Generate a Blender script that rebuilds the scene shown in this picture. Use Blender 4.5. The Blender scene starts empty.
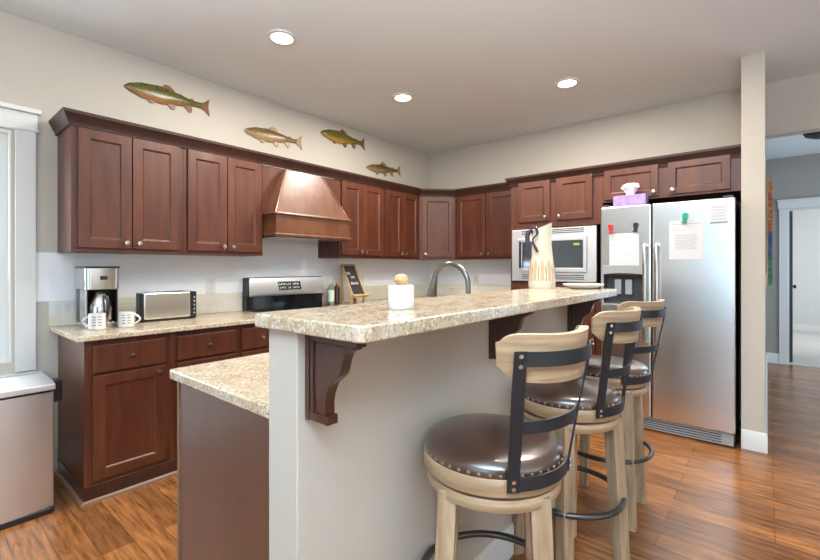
import bpy, bmesh, math, random
from mathutils import Matrix, Vector
random.seed(7)
C = bpy.context.scene.collection
SC = bpy.context.scene
PI = math.pi

# ------------------------------------------------------------ camera, world, light, exposure
cd = bpy.data.cameras.new('camera'); cam = bpy.data.objects.new('camera', cd); C.objects.link(cam)
cam.location = (3.421, -4.517, 1.281); cam.rotation_euler = (PI/2, 0, 0.696)
cd.sensor_width = 36; cd.lens = 427.37/820*36; cd.shift_y = -12.78/820; cd.clip_start = .02
SC.camera = cam
W = bpy.data.worlds.new('world'); SC.world = W; W.use_nodes = True
W.node_tree.nodes['Background'].inputs[0].default_value = (.70, .84, 1.0, 1)
W.node_tree.nodes['Background'].inputs[1].default_value = .6
def area(name, loc, rot, sx, sy, power, col=(1, 1, 1)):
    l = bpy.data.lights.new(name, 'AREA'); l.shape = 'RECTANGLE'; l.size = sx; l.size_y = sy; l.energy = power; l.color = col
    o = bpy.data.objects.new(name, l); C.objects.link(o); o.location = loc; o.rotation_euler = rot; return o
# daylight through the living-room windows behind and right of the camera, and the window at the left
area('daylight_rear_window', (4.4, -9.1, 1.55), (PI/2, 0, 0), 2.9, 1.8, 50, (.50, .75, 1))
area('daylight_right_window', (7.3, -4.6, 1.5), (0, PI/2, 0), 1.9, 5.0, 30, (1, .97, .92))
area('daylight_left_window', (-.2, -4.53, 1.4), (0, -PI/2, 0), 1.2, .8, 18, (.85, .93, 1))
area('daylight_bedroom_window', (5.6, 5.2, 1.5), (0, PI/2, 0), 1.5, 1.5, 38, (.92, .97, 1))
# added fill lights: one bounced off the living-room ceiling, one bluish in the hall
area('added_ceiling_bounce', (3.9, -5.3, 1.95), (PI, 0, 0), 1.0, 1.0, 240, (.70, .86, 1))
area('added_hall_fill', (5.5, 1.5, 1.4), (0, PI/2, 0), 1.6, 1.6, 34, (.60, .78, 1))
CAN_POWER = 19
for k, (x, y) in enumerate(((2.85, -1.95), (2.4, -2.75))):   # two added fill lights above the frame, without fixtures
    area('added_overhead_fill', (x, y, 2.755), (0, 0, 0), .13, .13, CAN_POWER, (1, .95, .87))
SC.view_settings.view_transform = 'Standard'; SC.view_settings.look = 'None'
SC.view_settings.gamma = 1; SC.view_settings.use_curve_mapping = False
SC.view_settings.exposure = 0.52
try:
    SC.cycles.max_bounces = 10; SC.cycles.diffuse_bounces = 6; SC.cycles.glossy_bounces = 5; SC.cycles.transparent_max_bounces = 12
    SC.cycles.use_denoising = True; SC.cycles.sample_clamp_indirect = 6
except Exception: pass

# ------------------------------------------------------------ materials
def mat(name, c1, c2=None, sc=(1, 1, 1), nscale=5, rough=.5, metal=0, bump=0, coat=0, emit=None, detail=4, spec=None, contrast=(.35, .65), rough2=None):
    m = bpy.data.materials.new(name); m.use_nodes = True
    nt = m.node_tree; b = nt.nodes['Principled BSDF']
    b.inputs['Roughness'].default_value = rough; b.inputs['Metallic'].default_value = metal
    b.inputs['Coat Weight'].default_value = coat; b.inputs['Coat Roughness'].default_value = .15
    if spec is not None: b.inputs['Specular IOR Level'].default_value = spec
    b.inputs['Base Color'].default_value = (*c1, 1)
    if c2 is not None or bump or rough2 is not None:
        tc = nt.nodes.new('ShaderNodeTexCoord'); mp = nt.nodes.new('ShaderNodeMapping'); mp.inputs['Scale'].default_value = sc
        nz = nt.nodes.new('ShaderNodeTexNoise'); nz.inputs['Scale'].default_value = nscale; nz.inputs['Detail'].default_value = detail
        nt.links.new(tc.outputs['Object'], mp.inputs[0]); nt.links.new(mp.outputs[0], nz.inputs['Vector'])
        if c2 is not None:
            r = nt.nodes.new('ShaderNodeValToRGB'); r.color_ramp.elements[0].position = contrast[0]; r.color_ramp.elements[1].position = contrast[1]
            r.color_ramp.elements[0].color = (*c1, 1); r.color_ramp.elements[1].color = (*c2, 1)
            nt.links.new(nz.outputs['Fac'], r.inputs[0]); nt.links.new(r.outputs[0], b.inputs['Base Color'])
        if bump:
            bp = nt.nodes.new('ShaderNodeBump'); bp.inputs['Strength'].default_value = bump; bp.inputs['Distance'].default_value = .01
            nt.links.new(nz.outputs['Fac'], bp.inputs['Height']); nt.links.new(bp.outputs[0], b.inputs['Normal'])
        if rough2 is not None:
            mr = nt.nodes.new('ShaderNodeMapRange'); mr.inputs['To Min'].default_value = rough; mr.inputs['To Max'].default_value = rough2
            nt.links.new(nz.outputs['Fac'], mr.inputs[0]); nt.links.new(mr.outputs[0], b.inputs['Roughness'])
    if emit:
        b.inputs['Emission Color'].default_value = (*emit[0], 1); b.inputs['Emission Strength'].default_value = emit[1]
    return m

def granite(name):
    m = bpy.data.materials.new(name); m.use_nodes = True; nt = m.node_tree; b = nt.nodes['Principled BSDF']
    N = nt.nodes.new; L = nt.links.new
    tc = N('ShaderNodeTexCoord')
    n1 = N('ShaderNodeTexNoise'); n1.inputs['Scale'].default_value = 14; n1.inputs['Detail'].default_value = 6; n1.inputs['Roughness'].default_value = .7
    r1 = N('ShaderNodeValToRGB'); e = r1.color_ramp.elements
    e[0].position = .3; e[0].color = (.38, .26, .155, 1); e[1].position = .7; e[1].color = (.62, .55, .44, 1)
    x = e.new(.5); x.color = (.52, .41, .275, 1)
    n2 = N('ShaderNodeTexNoise'); n2.inputs['Scale'].default_value = 105; n2.inputs['Detail'].default_value = 3; n2.inputs['Roughness'].default_value = .65
    r2 = N('ShaderNodeValToRGB'); r2.color_ramp.elements[0].position = .37; r2.color_ramp.elements[1].position = .45
    r2.color_ramp.elements[0].color = (1, 1, 1, 1); r2.color_ramp.elements[1].color = (0, 0, 0, 1)
    n3 = N('ShaderNodeTexNoise'); n3.inputs['Scale'].default_value = 85; n3.inputs['Detail'].default_value = 2
    mp = N('ShaderNodeMapping'); mp.inputs['Location'].default_value = (3, 7, 1)
    r3 = N('ShaderNodeValToRGB'); r3.color_ramp.elements[0].position = .56; r3.color_ramp.elements[1].position = .66
    m1 = N('ShaderNodeMix'); m1.data_type = 'RGBA'; m1.inputs[7].default_value = (.20, .13, .075, 1)
    m2 = N('ShaderNodeMix'); m2.data_type = 'RGBA'; m2.inputs[7].default_value = (.68, .64, .55, 1)
    L(tc.outputs['Object'], n1.inputs['Vector']); L(tc.outputs['Object'], n2.inputs['Vector']); L(tc.outputs['Object'], mp.inputs[0]); L(mp.outputs[0], n3.inputs['Vector'])
    L(n1.outputs['Fac'], r1.inputs[0]); L(n2.outputs['Fac'], r2.inputs[0]); L(n3.outputs['Fac'], r3.inputs[0])
    L(r3.outputs[0], m2.inputs[0]); L(r1.outputs[0], m2.inputs[6]); L(m2.outputs[2], m1.inputs[6])
    q = N('ShaderNodeMath'); q.operation = 'MULTIPLY'; q.inputs[1].default_value = .85
    L(r2.outputs[0], q.inputs[0]); L(q.outputs[0], m1.inputs[0]); L(m1.outputs[2], b.inputs['Base Color'])
    b.inputs['Roughness'].default_value = .16
    return m

def bricks(name, c1, c2, cm, bw, rh, mortar, rough, noise_c=None, sc=(1, 1, 1), rot=(0, 0, 0), nsc=(1.5, 14, 1), grain=.5, offset=.37, bump=.15, coat=0):
    m = bpy.data.materials.new(name); m.use_nodes = True; nt = m.node_tree; b = nt.nodes['Principled BSDF']
    N = nt.nodes.new; L = nt.links.new
    tc = N('ShaderNodeTexCoord'); mp = N('ShaderNodeMapping'); mp.inputs['Rotation'].default_value = rot
    br = N('ShaderNodeTexBrick'); br.offset = offset; br.offset_frequency = 2
    for k, v in (('Color1', c1), ('Color2', c2), ('Mortar', cm)): br.inputs[k].default_value = (*v, 1)
    br.inputs['Scale'].default_value = 1; br.inputs['Mortar Size'].default_value = mortar; br.inputs['Brick Width'].default_value = bw; br.inputs['Row Height'].default_value = rh
    br.inputs['Mortar Smooth'].default_value = .2
    L(tc.outputs['Object'], mp.inputs[0]); L(mp.outputs[0], br.inputs['Vector'])
    m2 = N('ShaderNodeMapping'); m2.inputs['Scale'].default_value = nsc
    nz = N('ShaderNodeTexNoise'); nz.inputs['Scale'].default_value = 3; nz.inputs['Detail'].default_value = 7; nz.inputs['Roughness'].default_value = .62; nz.inputs['Distortion'].default_value = .6
    L(mp.outputs[0], m2.inputs[0]); L(m2.outputs[0], nz.inputs['Vector'])
    rp = N('ShaderNodeValToRGB'); rp.color_ramp.elements[0].position = .33; rp.color_ramp.elements[1].position = .67
    rp.color_ramp.elements[0].color = (1-grain, 1-grain, 1-grain, 1); rp.color_ramp.elements[1].color = (1+grain*.5, 1+grain*.5, 1+grain*.5, 1)
    L(nz.outputs['Fac'], rp.inputs[0])
    mx = N('ShaderNodeMix'); mx.data_type = 'RGBA'; mx.blend_type = 'MULTIPLY'; mx.inputs[0].default_value = 1
    L(br.outputs['Color'], mx.inputs[6]); L(rp.outputs[0], mx.inputs[7]); L(mx.outputs[2], b.inputs['Base Color'])
    b.inputs['Roughness'].default_value = rough; b.inputs['Coat Weight'].default_value = coat; b.inputs['Coat Roughness'].default_value = .2
    bp = N('ShaderNodeBump'); bp.inputs['Strength'].default_value = bump; bp.inputs['Distance'].default_value = .004; bp.invert = True
    L(br.outputs['Fac'], bp.inputs['Height']); L(bp.outputs[0], b.inputs['Normal'])
    return m

def glass(name, tint=(1, 1, 1), gl=.08):
    m = bpy.data.materials.new(name); m.use_nodes = True; nt = m.node_tree; nt.nodes.clear(); N = nt.nodes.new
    o = N('ShaderNodeOutputMaterial'); t = N('ShaderNodeBsdfTransparent'); g = N('ShaderNodeBsdfGlossy'); mx = N('ShaderNodeMixShader')
    t.inputs[0].default_value = (*tint, 1); g.inputs['Roughness'].default_value = .03; mx.inputs[0].default_value = gl
    nt.links.new(t.outputs[0], mx.inputs[1]); nt.links.new(g.outputs[0], mx.inputs[2]); nt.links.new(mx.outputs[0], o.inputs[0])
    return m

def fish_mat(name, back, belly, spots, lo, hi):
    m = bpy.data.materials.new(name); m.use_nodes = True; nt = m.node_tree; b = nt.nodes['Principled BSDF']; N = nt.nodes.new; L = nt.links.new
    tc = N('ShaderNodeTexCoord'); sp = N('ShaderNodeSeparateXYZ'); L(tc.outputs['Object'], sp.inputs[0])
    mr = N('ShaderNodeMapRange'); mr.inputs['From Min'].default_value = lo; mr.inputs['From Max'].default_value = hi; L(sp.outputs['Z'], mr.inputs[0])
    nz = N('ShaderNodeTexNoise'); nz.inputs['Scale'].default_value = 30; nz.inputs['Detail'].default_value = 4; L(tc.outputs['Object'], nz.inputs['Vector'])
    ad = N('ShaderNodeMath'); ad.operation = 'MULTIPLY_ADD'; ad.inputs[1].default_value = .5; L(nz.outputs['Fac'], ad.inputs[0]); L(mr.outputs[0], ad.inputs[2])
    r = N('ShaderNodeValToRGB'); e = r.color_ramp.elements; e[0].position = .35; e[0].color = (*belly, 1); e[1].position = .85; e[1].color = (*back, 1)
    L(ad.outputs[0], r.inputs[0])
    vo = N('ShaderNodeTexVoronoi'); vo.inputs['Scale'].default_value = 48; L(tc.outputs['Object'], vo.inputs['Vector'])
    rr = N('ShaderNodeValToRGB'); rr.color_ramp.elements[0].position = .30; rr.color_ramp.elements[1].position = .42; rr.color_ramp.elements[0].color = (1, 1, 1, 1); rr.color_ramp.elements[1].color = (0, 0, 0, 1)
    L(vo.outputs['Distance'], rr.inputs[0]); mu = N('ShaderNodeMath'); mu.operation = 'MULTIPLY'; L(rr.outputs[0], mu.inputs[0]); L(mr.outputs[0], mu.inputs[1])
    mx = N('ShaderNodeMix'); mx.data_type = 'RGBA'; mx.inputs[7].default_value = (*spots, 1); L(mu.outputs[0], mx.inputs[0]); L(r.outputs[0], mx.inputs[6]); L(mx.outputs[2], b.inputs['Base Color'])
    b.inputs['Roughness'].default_value = .3
    return m

WALL = mat('wall_paint', (.515, .462, .392), rough=.75, bump=.04, nscale=60)
BAND = mat('pale_wall_band', (.86, .87, .89), rough=.7)  # wall band in a paler, slightly bluish tone
CEIL = mat('ceiling_paint', (.75, .79, .80), rough=.9, bump=.12, nscale=40)
TRIM = mat('white_trim_paint', (.72, .72, .69), rough=.35)
REARW = mat('brightened_rear_wall', (.78, .78, .74), rough=.8)  # unseen rear wall, lightened to brighten the refrigerator's reflection
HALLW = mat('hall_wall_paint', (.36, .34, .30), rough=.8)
BEDW = mat('bedroom_wall_paint', (.66, .66, .66), rough=.8)
CARPET = mat('pale_carpet', (.55, .53, .50), (.68, .66, .62), nscale=120, rough=.95, bump=.4)
FLOOR = bricks('wood_floor_planks', (.355, .138, .040), (.205, .078, .026), (.10, .04, .014), 1.15, .127, .0016, .24, grain=.55, coat=.10)
FLOOR.node_tree.nodes['Principled BSDF'].inputs['Specular IOR Level'].default_value = .28
TILE = bricks('beige_tile', (.84, .79, .68), (.74, .68, .56), (.70, .66, .58), .155, .078, .003, .35, rot=(PI/2, 0, PI/2), nsc=(2, 2, 2), grain=.10)
TILEB = bricks('beige_tile_back', (.84, .79, .68), (.74, .68, .56), (.70, .66, .58), .155, .078, .003, .35, rot=(PI/2, 0, 0), nsc=(2, 2, 2), grain=.10)
CHERRY = mat('cherry_cabinet_wood', (.062, .0135, .0055), (.118, .031, .011), sc=(6, 6, .8), nscale=3, rough=.40, coat=.10, contrast=(.3, .75))
CHERRYD = mat('shaded_cherry_wood', (.032, .010, .007), (.055, .017, .010), sc=(5, 5, 1), nscale=3, rough=.32, coat=.8)  # same wood as the cabinets, with shade put into a darker colour
GLOSSD = mat('glossy_cherry_panel', (.055, .018, .013), (.075, .026, .018), sc=(5, 5, .7), nscale=3, rough=.42, coat=1)
GLOSSD.node_tree.nodes['Principled BSDF'].inputs['Coat IOR'].default_value = 1.9; GLOSSD.node_tree.nodes['Principled BSDF'].inputs['Coat Roughness'].default_value = .3
CROWN = mat('crown_shaded_wood', (.030, .010, .006), (.045, .014, .009), sc=(5, 5, 1), nscale=3, rough=.45)  # cabinet cherry again; the dark tone paints in the overhang's shade
HOODW = mat('hood_wood', (.105, .034, .014), (.165, .060, .026), sc=(4, 4, 2), nscale=3, rough=.38, coat=.12)
SHOE = mat('shoe_moulding_wood', (.19, .10, .06), rough=.4)
GRAN = granite('beige_granite')
STEEL = mat('brushed_steel', (.76, .775, .76), rough=.24, metal=1, rough2=.26, sc=(.4, .4, 25), nscale=5)
STEELM = mat('bright_steel', (.82, .83, .84), rough=.42, metal=1)
STEELD = mat('smooth_steel', (.55, .54, .52), rough=.2, metal=1)
NICKEL = mat('brushed_nickel', (.55, .50, .44), rough=.25, metal=1)
BRONZE = mat('faucet_metal', (.20, .18, .16), rough=.28, metal=1)
BLACKM = mat('black_metal', (.022, .022, .026), rough=.42, metal=.3, bump=.05, nscale=80)
RINGM = mat('dark_ring_metal', (.10, .095, .095), rough=.33, metal=.9)
BLACKP = mat('black_plastic', (.012, .012, .014), rough=.35)
MIRRORG = mat('reflective_dark_glass', (.16, .19, .22), rough=.08, metal=.85)
BLACKG = mat('black_glass', (.01, .011, .013), rough=.06)
GREYP = mat('grey_plastic', (.30, .31, .32), rough=.4)
DARKB = mat('appliance_side', (.035, .035, .038), rough=.5)
OAK = mat('weathered_oak', (.25, .16, .09), (.45, .32, .20), sc=(9, 9, 1.0), nscale=5, rough=.5, contrast=(.3, .68), detail=7)
OAKH = mat('weathered_oak_rail', (.27, .165, .088), (.47, .325, .20), sc=(2, 2, 24), nscale=3, rough=.45, contrast=(.3, .68), detail=7)
LEATHER = mat('brown_leather', (.040, .019, .013), (.062, .030, .021), nscale=8, rough=.30, bump=.03, coat=.65)
LEATHER.node_tree.nodes['Principled BSDF'].inputs['Coat IOR'].default_value = 2.0; LEATHER.node_tree.nodes['Principled BSDF'].inputs['Coat Roughness'].default_value = .22
STUD = mat('brass_nail', (.42, .30, .18), rough=.3, metal=1)
WHITE = mat('white_ceramic', (.68, .67, .64), rough=.2)
PAPER = mat('white_paper', (.58, .57, .58), rough=.8)
INK = mat('dark_print', (.12, .12, .13), rough=.8)
INKL = mat('grey_print', (.30, .30, .34), rough=.8)
CREAM = mat('cream_ceramic', (.60, .53, .39), (.66, .60, .48), nscale=7, rough=.3)
ORANGE = mat('orange_glaze', (.66, .33, .20), rough=.35)
GREENG = mat('green_glaze', (.22, .30, .12), rough=.35)
PURPLE = mat('dark_purple_glaze', (.05, .03, .07), rough=.25)
LILAC = mat('lilac_card', (.30, .18, .46), (.38, .28, .54), nscale=18, rough=.6)
RED = mat('red_plastic', (.55, .02, .02), rough=.35)
GREENP = mat('green_plastic', (.0, .28, .14), rough=.35)
KNOBW = mat('light_wood_knob', (.56, .30, .12), (.64, .38, .18), nscale=9, rough=.4)
PINE = mat('pine_frame', (.42, .27, .12), (.52, .35, .17), nscale=9, sc=(1, 6, 1), rough=.5)
CHALK = mat('chalkboard', (.03, .022, .02), rough=.6)
CHALKW = mat('chalk_white', (.75, .74, .72), rough=.9)
LAMP = mat('lamp_lens', (1, .95, .85), rough=.4, emit=((1, .93, .80), 16))
GLASS = glass('window_glass')
CARAFE = glass('clear_plastic', (.8, .9, .85), .2)
DISPLAY = mat('lit_display', (.02, .03, .01), rough=.2, emit=((.55, .65, .10), .7))
DIGIT = mat('display_digits', (.6, .6, .6), rough=.4, emit=((.8, .8, .78), .5))
LABELW = mat('bottle_label', (.70, .76, .66), rough=.5)
BOTG = mat('green_bottle', (.16, .28, .14), rough=.25)
BOTD = mat('brown_bottle', (.05, .02, .012), rough=.2)
BOTP = mat('pink_bottle', (.42, .25, .22), rough=.3)

# ------------------------------------------------------------ mesh builder
class MB:
    def __init__(s): s.v = []; s.f = []; s.mi = []; s.m = 0; s.M = Matrix()
    def add(s, vs, fs):
        k = len(s.v); s.v += [s.M @ Vector(p) for p in vs]
        for f in fs: s.f.append([k+i for i in f]); s.mi.append(s.m)
        return s
    def box(s, x0, x1, y0, y1, z0, z1):
        return s.add([(x0,y0,z0),(x1,y0,z0),(x1,y1,z0),(x0,y1,z0),(x0,y0,z1),(x1,y0,z1),(x1,y1,z1),(x0,y1,z1)],
            [(0,3,2,1),(4,5,6,7),(0,1,5,4),(1,2,6,5),(2,3,7,6),(3,0,4,7)])
    def prism(s, pts, z0, z1, axis='z'):
        n = len(pts)
        def q(p, h): return (p[0], p[1], h) if axis == 'z' else ((h, p[0], p[1]) if axis == 'x' else (p[0], h, p[1]))
        return s.add([q(p, z0) for p in pts]+[q(p, z1) for p in pts], [list(range(n))[::-1], list(range(n, 2*n))]+[(i,(i+1)%n,n+(i+1)%n,n+i) for i in range(n)])
    def loft(s, rings, caps=True, closed=False):
        n = len(rings[0]); vs = [p for r in rings for p in r]; fs = []
        R = len(rings)
        for a in range(R if closed else R-1):
            b = (a+1) % R
            for i in range(n): j = (i+1) % n; fs.append((a*n+i, a*n+j, b*n+j, b*n+i))
        if caps and not closed: fs += [list(range(n))[::-1], [(R-1)*n+i for i in range(n)]]
        return s.add(vs, fs)
    def lathe(s, prof, c=(0, 0), n=32, axis='z'):
        rings = []
        for r, z in prof:
            r = max(r, 1e-4); ring = []
            for i in range(n):
                a = 2*PI*i/n; x, y = r*math.cos(a), r*math.sin(a)
                ring.append((c[0]+x, c[1]+y, z) if axis == 'z' else ((z, c[0]+x, c[1]+y) if axis == 'x' else (c[0]+x, z, c[1]+y)))
            rings.append(ring)
        return s.loft(rings)
    def cyl(s, p0, p1, r0, r1=None, n=16):
        return s.tube([p0, p1], [r0, r0 if r1 is None else r1], n)
    def tube(s, pts, r, n=12, closed=False):
        pts = [Vector(p) for p in pts]; R = []; up = None
        for i, p in enumerate(pts):
            if closed: t = pts[(i+1) % len(pts)]-pts[i-1]
            else: t = pts[min(i+1, len(pts)-1)]-pts[max(i-1, 0)]
            t.normalize()
            if up is None: up = Vector((0, 0, 1)) if abs(t.z) < .9 else Vector((1, 0, 0))
            a = t.cross(up).normalized(); b = a.cross(t).normalized(); up = b
            rr = r[i] if isinstance(r, (list, tuple)) else r
            R.append([p+(a*math.cos(2*PI*k/n)+b*math.sin(2*PI*k/n))*rr for k in range(n)])
        return s.loft(R, closed=closed)
    def sweep(s, path, prof):     # path in xy; profile of (outward to the right of the path, z)
        P = [Vector(p) for p in path]; rings = []
        for i, p in enumerate(P):
            d0 = (P[i]-P[i-1]).normalized() if i else None; d1 = (P[i+1]-P[i]).normalized() if i < len(P)-1 else None
            d0 = d0 or d1; d1 = d1 or d0
            n0 = Vector((d0.y, -d0.x)); n1 = Vector((d1.y, -d1.x)); mm = (n0+n1).normalized(); k = 1/max(mm.dot(n0), .2)
            rings.append([(p.x+mm.x*o*k, p.y+mm.y*o*k, z) for o, z in prof])
        return s.loft(rings)
    def panel(s, w, h, t, rect, depth, slope=.006):   # slab in local u (x), v (y), n (z) with a recess in its front
        a, b, c, d = rect; e = slope
        V = [(0,0,0),(w,0,0),(w,h,0),(0,h,0),(0,0,t),(w,0,t),(w,h,t),(0,h,t),(a,c,t),(b,c,t),(b,d,t),(a,d,t),(a+e,c+e,t-depth),(b-e,c+e,t-depth),(b-e,d-e,t-depth),(a+e,d-e,t-depth)]
        F = [(0,3,2,1),(0,1,5,4),(1,2,6,5),(2,3,7,6),(3,0,4,7)]
        for i in range(4): j = (i+1) % 4; F += [(4+i,4+j,8+j,8+i),(8+i,8+j,12+j,12+i)]
        F.append((12,13,14,15)); return s.add(V, F)
    def arc(s, c, R0, R1, a0, a1, z0, z1, n=20):
        rings = []
        for i in range(n+1):
            a = a0+(a1-a0)*i/n; x, y = math.cos(a), math.sin(a)
            rings.append([(c[0]+R0*x, c[1]+R0*y, z0), (c[0]+R1*x, c[1]+R1*y, z0), (c[0]+R1*x, c[1]+R1*y, z1), (c[0]+R0*x, c[1]+R0*y, z1)])
        return s.loft(rings)
    def build(s, name, mats, parent=None, bevel=0, smooth=35, seg=2, sub=0):
        me = bpy.data.meshes.new(name); off = Vector((0, 0, 0))
        q = parent
        while q is not None: off += q.location; q = q.parent
        me.from_pydata([v-off for v in s.v], [], s.f); me.update()
        for m in (mats if isinstance(mats, (list, tuple)) else [mats]): me.materials.append(m)
        for p, i in zip(me.polygons, s.mi): p.material_index = i
        bm = bmesh.new(); bm.from_mesh(me); bmesh.ops.recalc_face_normals(bm, faces=bm.faces); bm.to_mesh(me); bm.free()
        if smooth:
            me.polygons.foreach_set('use_smooth', [True]*len(me.polygons)); me.set_sharp_from_angle(angle=math.radians(smooth))
        o = bpy.data.objects.new(name, me); C.objects.link(o); o.parent = parent
        if bevel:
            b = o.modifiers.new('bevel', 'BEVEL'); b.width = bevel; b.segments = seg; b.limit_method = 'ANGLE'; b.angle_limit = math.radians(40); b.harden_normals = bool(smooth)
        if sub:
            b = o.modifiers.new('sub', 'SUBSURF'); b.levels = b.render_levels = sub
        return o

def tag(o, label, cat, group=None):
    o['label'] = label; o['category'] = cat
    if group: o['group'] = group
    return o
def thing(name, label, cat, loc, group=None):
    o = bpy.data.objects.new(name, None); C.objects.link(o); o.location = loc; o.empty_display_size = .05
    return tag(o, label, cat, group)
def struct(o): o['kind'] = 'structure'; return o
def B1(*a): return MB().box(*a)
def frame_at(o, u, n):
    u = Vector(u).normalized(); n = Vector(n).normalized(); v = Vector((0, 0, 1))
    return Matrix(((u.x, v.x, n.x, o[0]), (u.y, v.y, n.y, o[1]), (u.z, v.z, n.z, o[2]), (0, 0, 0, 1)))
def rrect(x0, x1, y0, y1, r, n=6):
    rs = r if isinstance(r, (list, tuple)) else [r]*4
    out = []
    for (cx, cy, a0), rr in zip(((x1-0, y0+0, -PI/2), (x1, y1, 0), (x0, y1, PI/2), (x0, y0, PI)), rs):
        sx = -1 if cx == x1 else 1; sy = 1 if cy == y0 else -1
        if rr <= 0: out.append((cx, cy)); continue
        for i in range(n+1):
            a = a0+PI/2*i/n; out.append((cx+sx*rr+rr*math.cos(a), cy+sy*rr+rr*math.sin(a)))
    return out

# ------------------------------------------------------------ room shell
H = 2.772
fl = struct(B1(-.12, 7.6, -9.2, 3.02, -.05, 0).build('floor', FLOOR, smooth=0))
struct(B1(-.12, 7.6, -9.2, .12, H, H+.06).build('ceiling', CEIL, smooth=0))
wl = MB()
for y0, y1, z0, z1 in ((-9.2, -4.98, 0, H), (-4.98, -4.09, 0, .72), (-4.98, -4.09, 2.09, H), (-4.09, 0, 0, H)): wl.box(-.12, 0, y0, y1, z0, z1)
struct(wl.build('wall_left', WALL, smooth=0))
struct(B1(-.12, 3.28, 0, .12, 0, H).build('wall_back', WALL, smooth=0))
struct(B1(3.28, 3.41, -.68, .12, 0, H).build('wall_stub', WALL, smooth=0))
struct(B1(3.41, 7.6, 0, .12, 2.347, H).build('wall_header', WALL, smooth=0))
wr = MB()
for a in ((-.12, 2.9, 0, H), (5.9, 7.6, 0, H), (2.9, 5.9, 0, .62), (2.9, 5.9, 2.45, H)): wr.box(a[0], a[1], -9.32, -9.2, a[2], a[3])
struct(wr.build('wall_rear', REARW, smooth=0))
wx = MB()
for a in ((-9.2, -7.1, 0, H), (-2.1, .12, 0, H), (-7.1, -2.1, 0, .55), (-7.1, -2.1, 2.4, H)): wx.box(7.48, 7.6, a[0], a[1], a[2], a[3])
struct(wx.build('wall_right', WALL, smooth=0))
# hall and bedroom beyond the opening
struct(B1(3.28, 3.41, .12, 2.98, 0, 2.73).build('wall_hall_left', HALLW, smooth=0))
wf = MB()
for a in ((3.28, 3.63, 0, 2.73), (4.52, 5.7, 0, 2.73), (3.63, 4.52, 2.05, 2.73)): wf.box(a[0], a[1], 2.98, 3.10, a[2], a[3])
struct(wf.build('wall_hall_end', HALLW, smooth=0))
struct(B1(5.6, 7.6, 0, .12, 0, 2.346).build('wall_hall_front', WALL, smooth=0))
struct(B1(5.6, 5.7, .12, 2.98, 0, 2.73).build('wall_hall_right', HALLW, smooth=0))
struct(B1(3.28, 5.7, .12, 3.10, 2.73, 2.79).build('ceiling_hall', CEIL, smooth=0))
struct(B1(2.6, 5.8, 3.02, 7.2, -.05, .004).build('floor_bedroom', CARPET, smooth=0))
struct(B1(2.6, 5.8, 7.1, 7.2, 0, 2.5).build('wall_bedroom_end', BEDW, smooth=0))
struct(B1(2.6, 5.8, 3.10, 7.2, 2.5, 2.56).build('ceiling_bedroom', CEIL, smooth=0))
struct(B1(2.5, 2.6, 3.1, 7.2, 0, 2.5).build('wall_bedroom_left', BEDW, smooth=0))
wb = MB()
for a in ((3.1, 4.4, 0, 2.5), (6.0, 7.2, 0, 2.5), (4.4, 6.0, 0, .75), (4.4, 6.0, 2.25, 2.5)): wb.box(5.7, 5.8, a[0], a[1], a[2], a[3])
struct(wb.build('wall_bedroom_right', BEDW, smooth=0))
# bar half wall
struct(B1(2.413, 2.539, -3.892, -2.0, 0, 1.122).build('wall_bar', WALL, bevel=.004))
# pale band and tile backsplashes
struct(MB().prism([(-3.981, 1.07), (0, 1.07), (0, 1.372), (-1.85, 1.372), (-1.85, 1.53), (-2.65, 1.53), (-2.65, 1.372), (-3.981, 1.372)], 0, .003, 'x').build('trim_1', BAND, smooth=0))
struct(B1(.003, 1.47, -.003, 0, 1.07, 1.372).build('trim_2', BAND, smooth=0))
bs = MB()
bs.box(0, .010, -3.918, -2.652, .914, 1.07); bs.box(0, .010, -1.85, -.011, .914, 1.07)
struct(bs.build('trim_3', TILE, smooth=0))
struct(B1(.0, 1.474, -.010, 0, .914, 1.07).build('trim_4', TILEB, smooth=0))
BB = [(0, 0), (.014, 0), (.014, .118), (.008, .132), (0, .135)]
struct(MB().sweep([(0, -9.1), (0, -3.90)], BB).build('baseboard_left', TRIM))
struct(MB().sweep([(3.28, -.68), (3.41, -.68), (3.41, 2.98), (3.542, 2.98)], BB).build('baseboard_stub', TRIM))
struct(MB().sweep([(2.413, -3.892), (2.539, -3.892), (2.539, -2.0), (2.413, -2.0)], BB).build('baseboard_bar', TRIM))
struct(MB().sweep([(2.6, 7.1), (5.7, 7.1)], BB).build('baseboard_bedroom', TRIM))
# door opening casing at the hall end, open door
dc = MB()
dc.box(3.543, 3.63, 2.955, 2.98, 0, 2.05); dc.box(4.52, 4.607, 2.955, 2.98, 0, 2.05); dc.box(3.53, 4.62, 2.95, 2.98, 2.05, 2.15); dc.box(3.52, 4.63, 2.94, 2.98, 2.15, 2.17)
dc.box(3.63, 3.645, 2.98, 3.10, 0, 2.05); dc.box(4.505, 4.52, 2.98, 3.10, 0, 2.05); dc.box(3.645, 4.505, 2.98, 3.10, 2.035, 2.05)
struct(dc.build('trim_5', TRIM, bevel=.003))
d1 = struct(B1(3.648, 3.683, 3.11, 3.88, .012, 2.03).build('door_1', BLACKP, bevel=.002))  # coloured black for the shade on its edge and hinge gap
hd = MB(); hd.cyl((3.683, 3.82, 1.0), (3.72, 3.82, 1.0), .012); hd.lathe([(.0, 3.715), (.025, 3.715), (.028, 3.73), (.02, 3.745), (0, 3.747)], (3.82, 1.0), 16, 'x')
hd.build('door_handle', BLACKM, d1)
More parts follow.
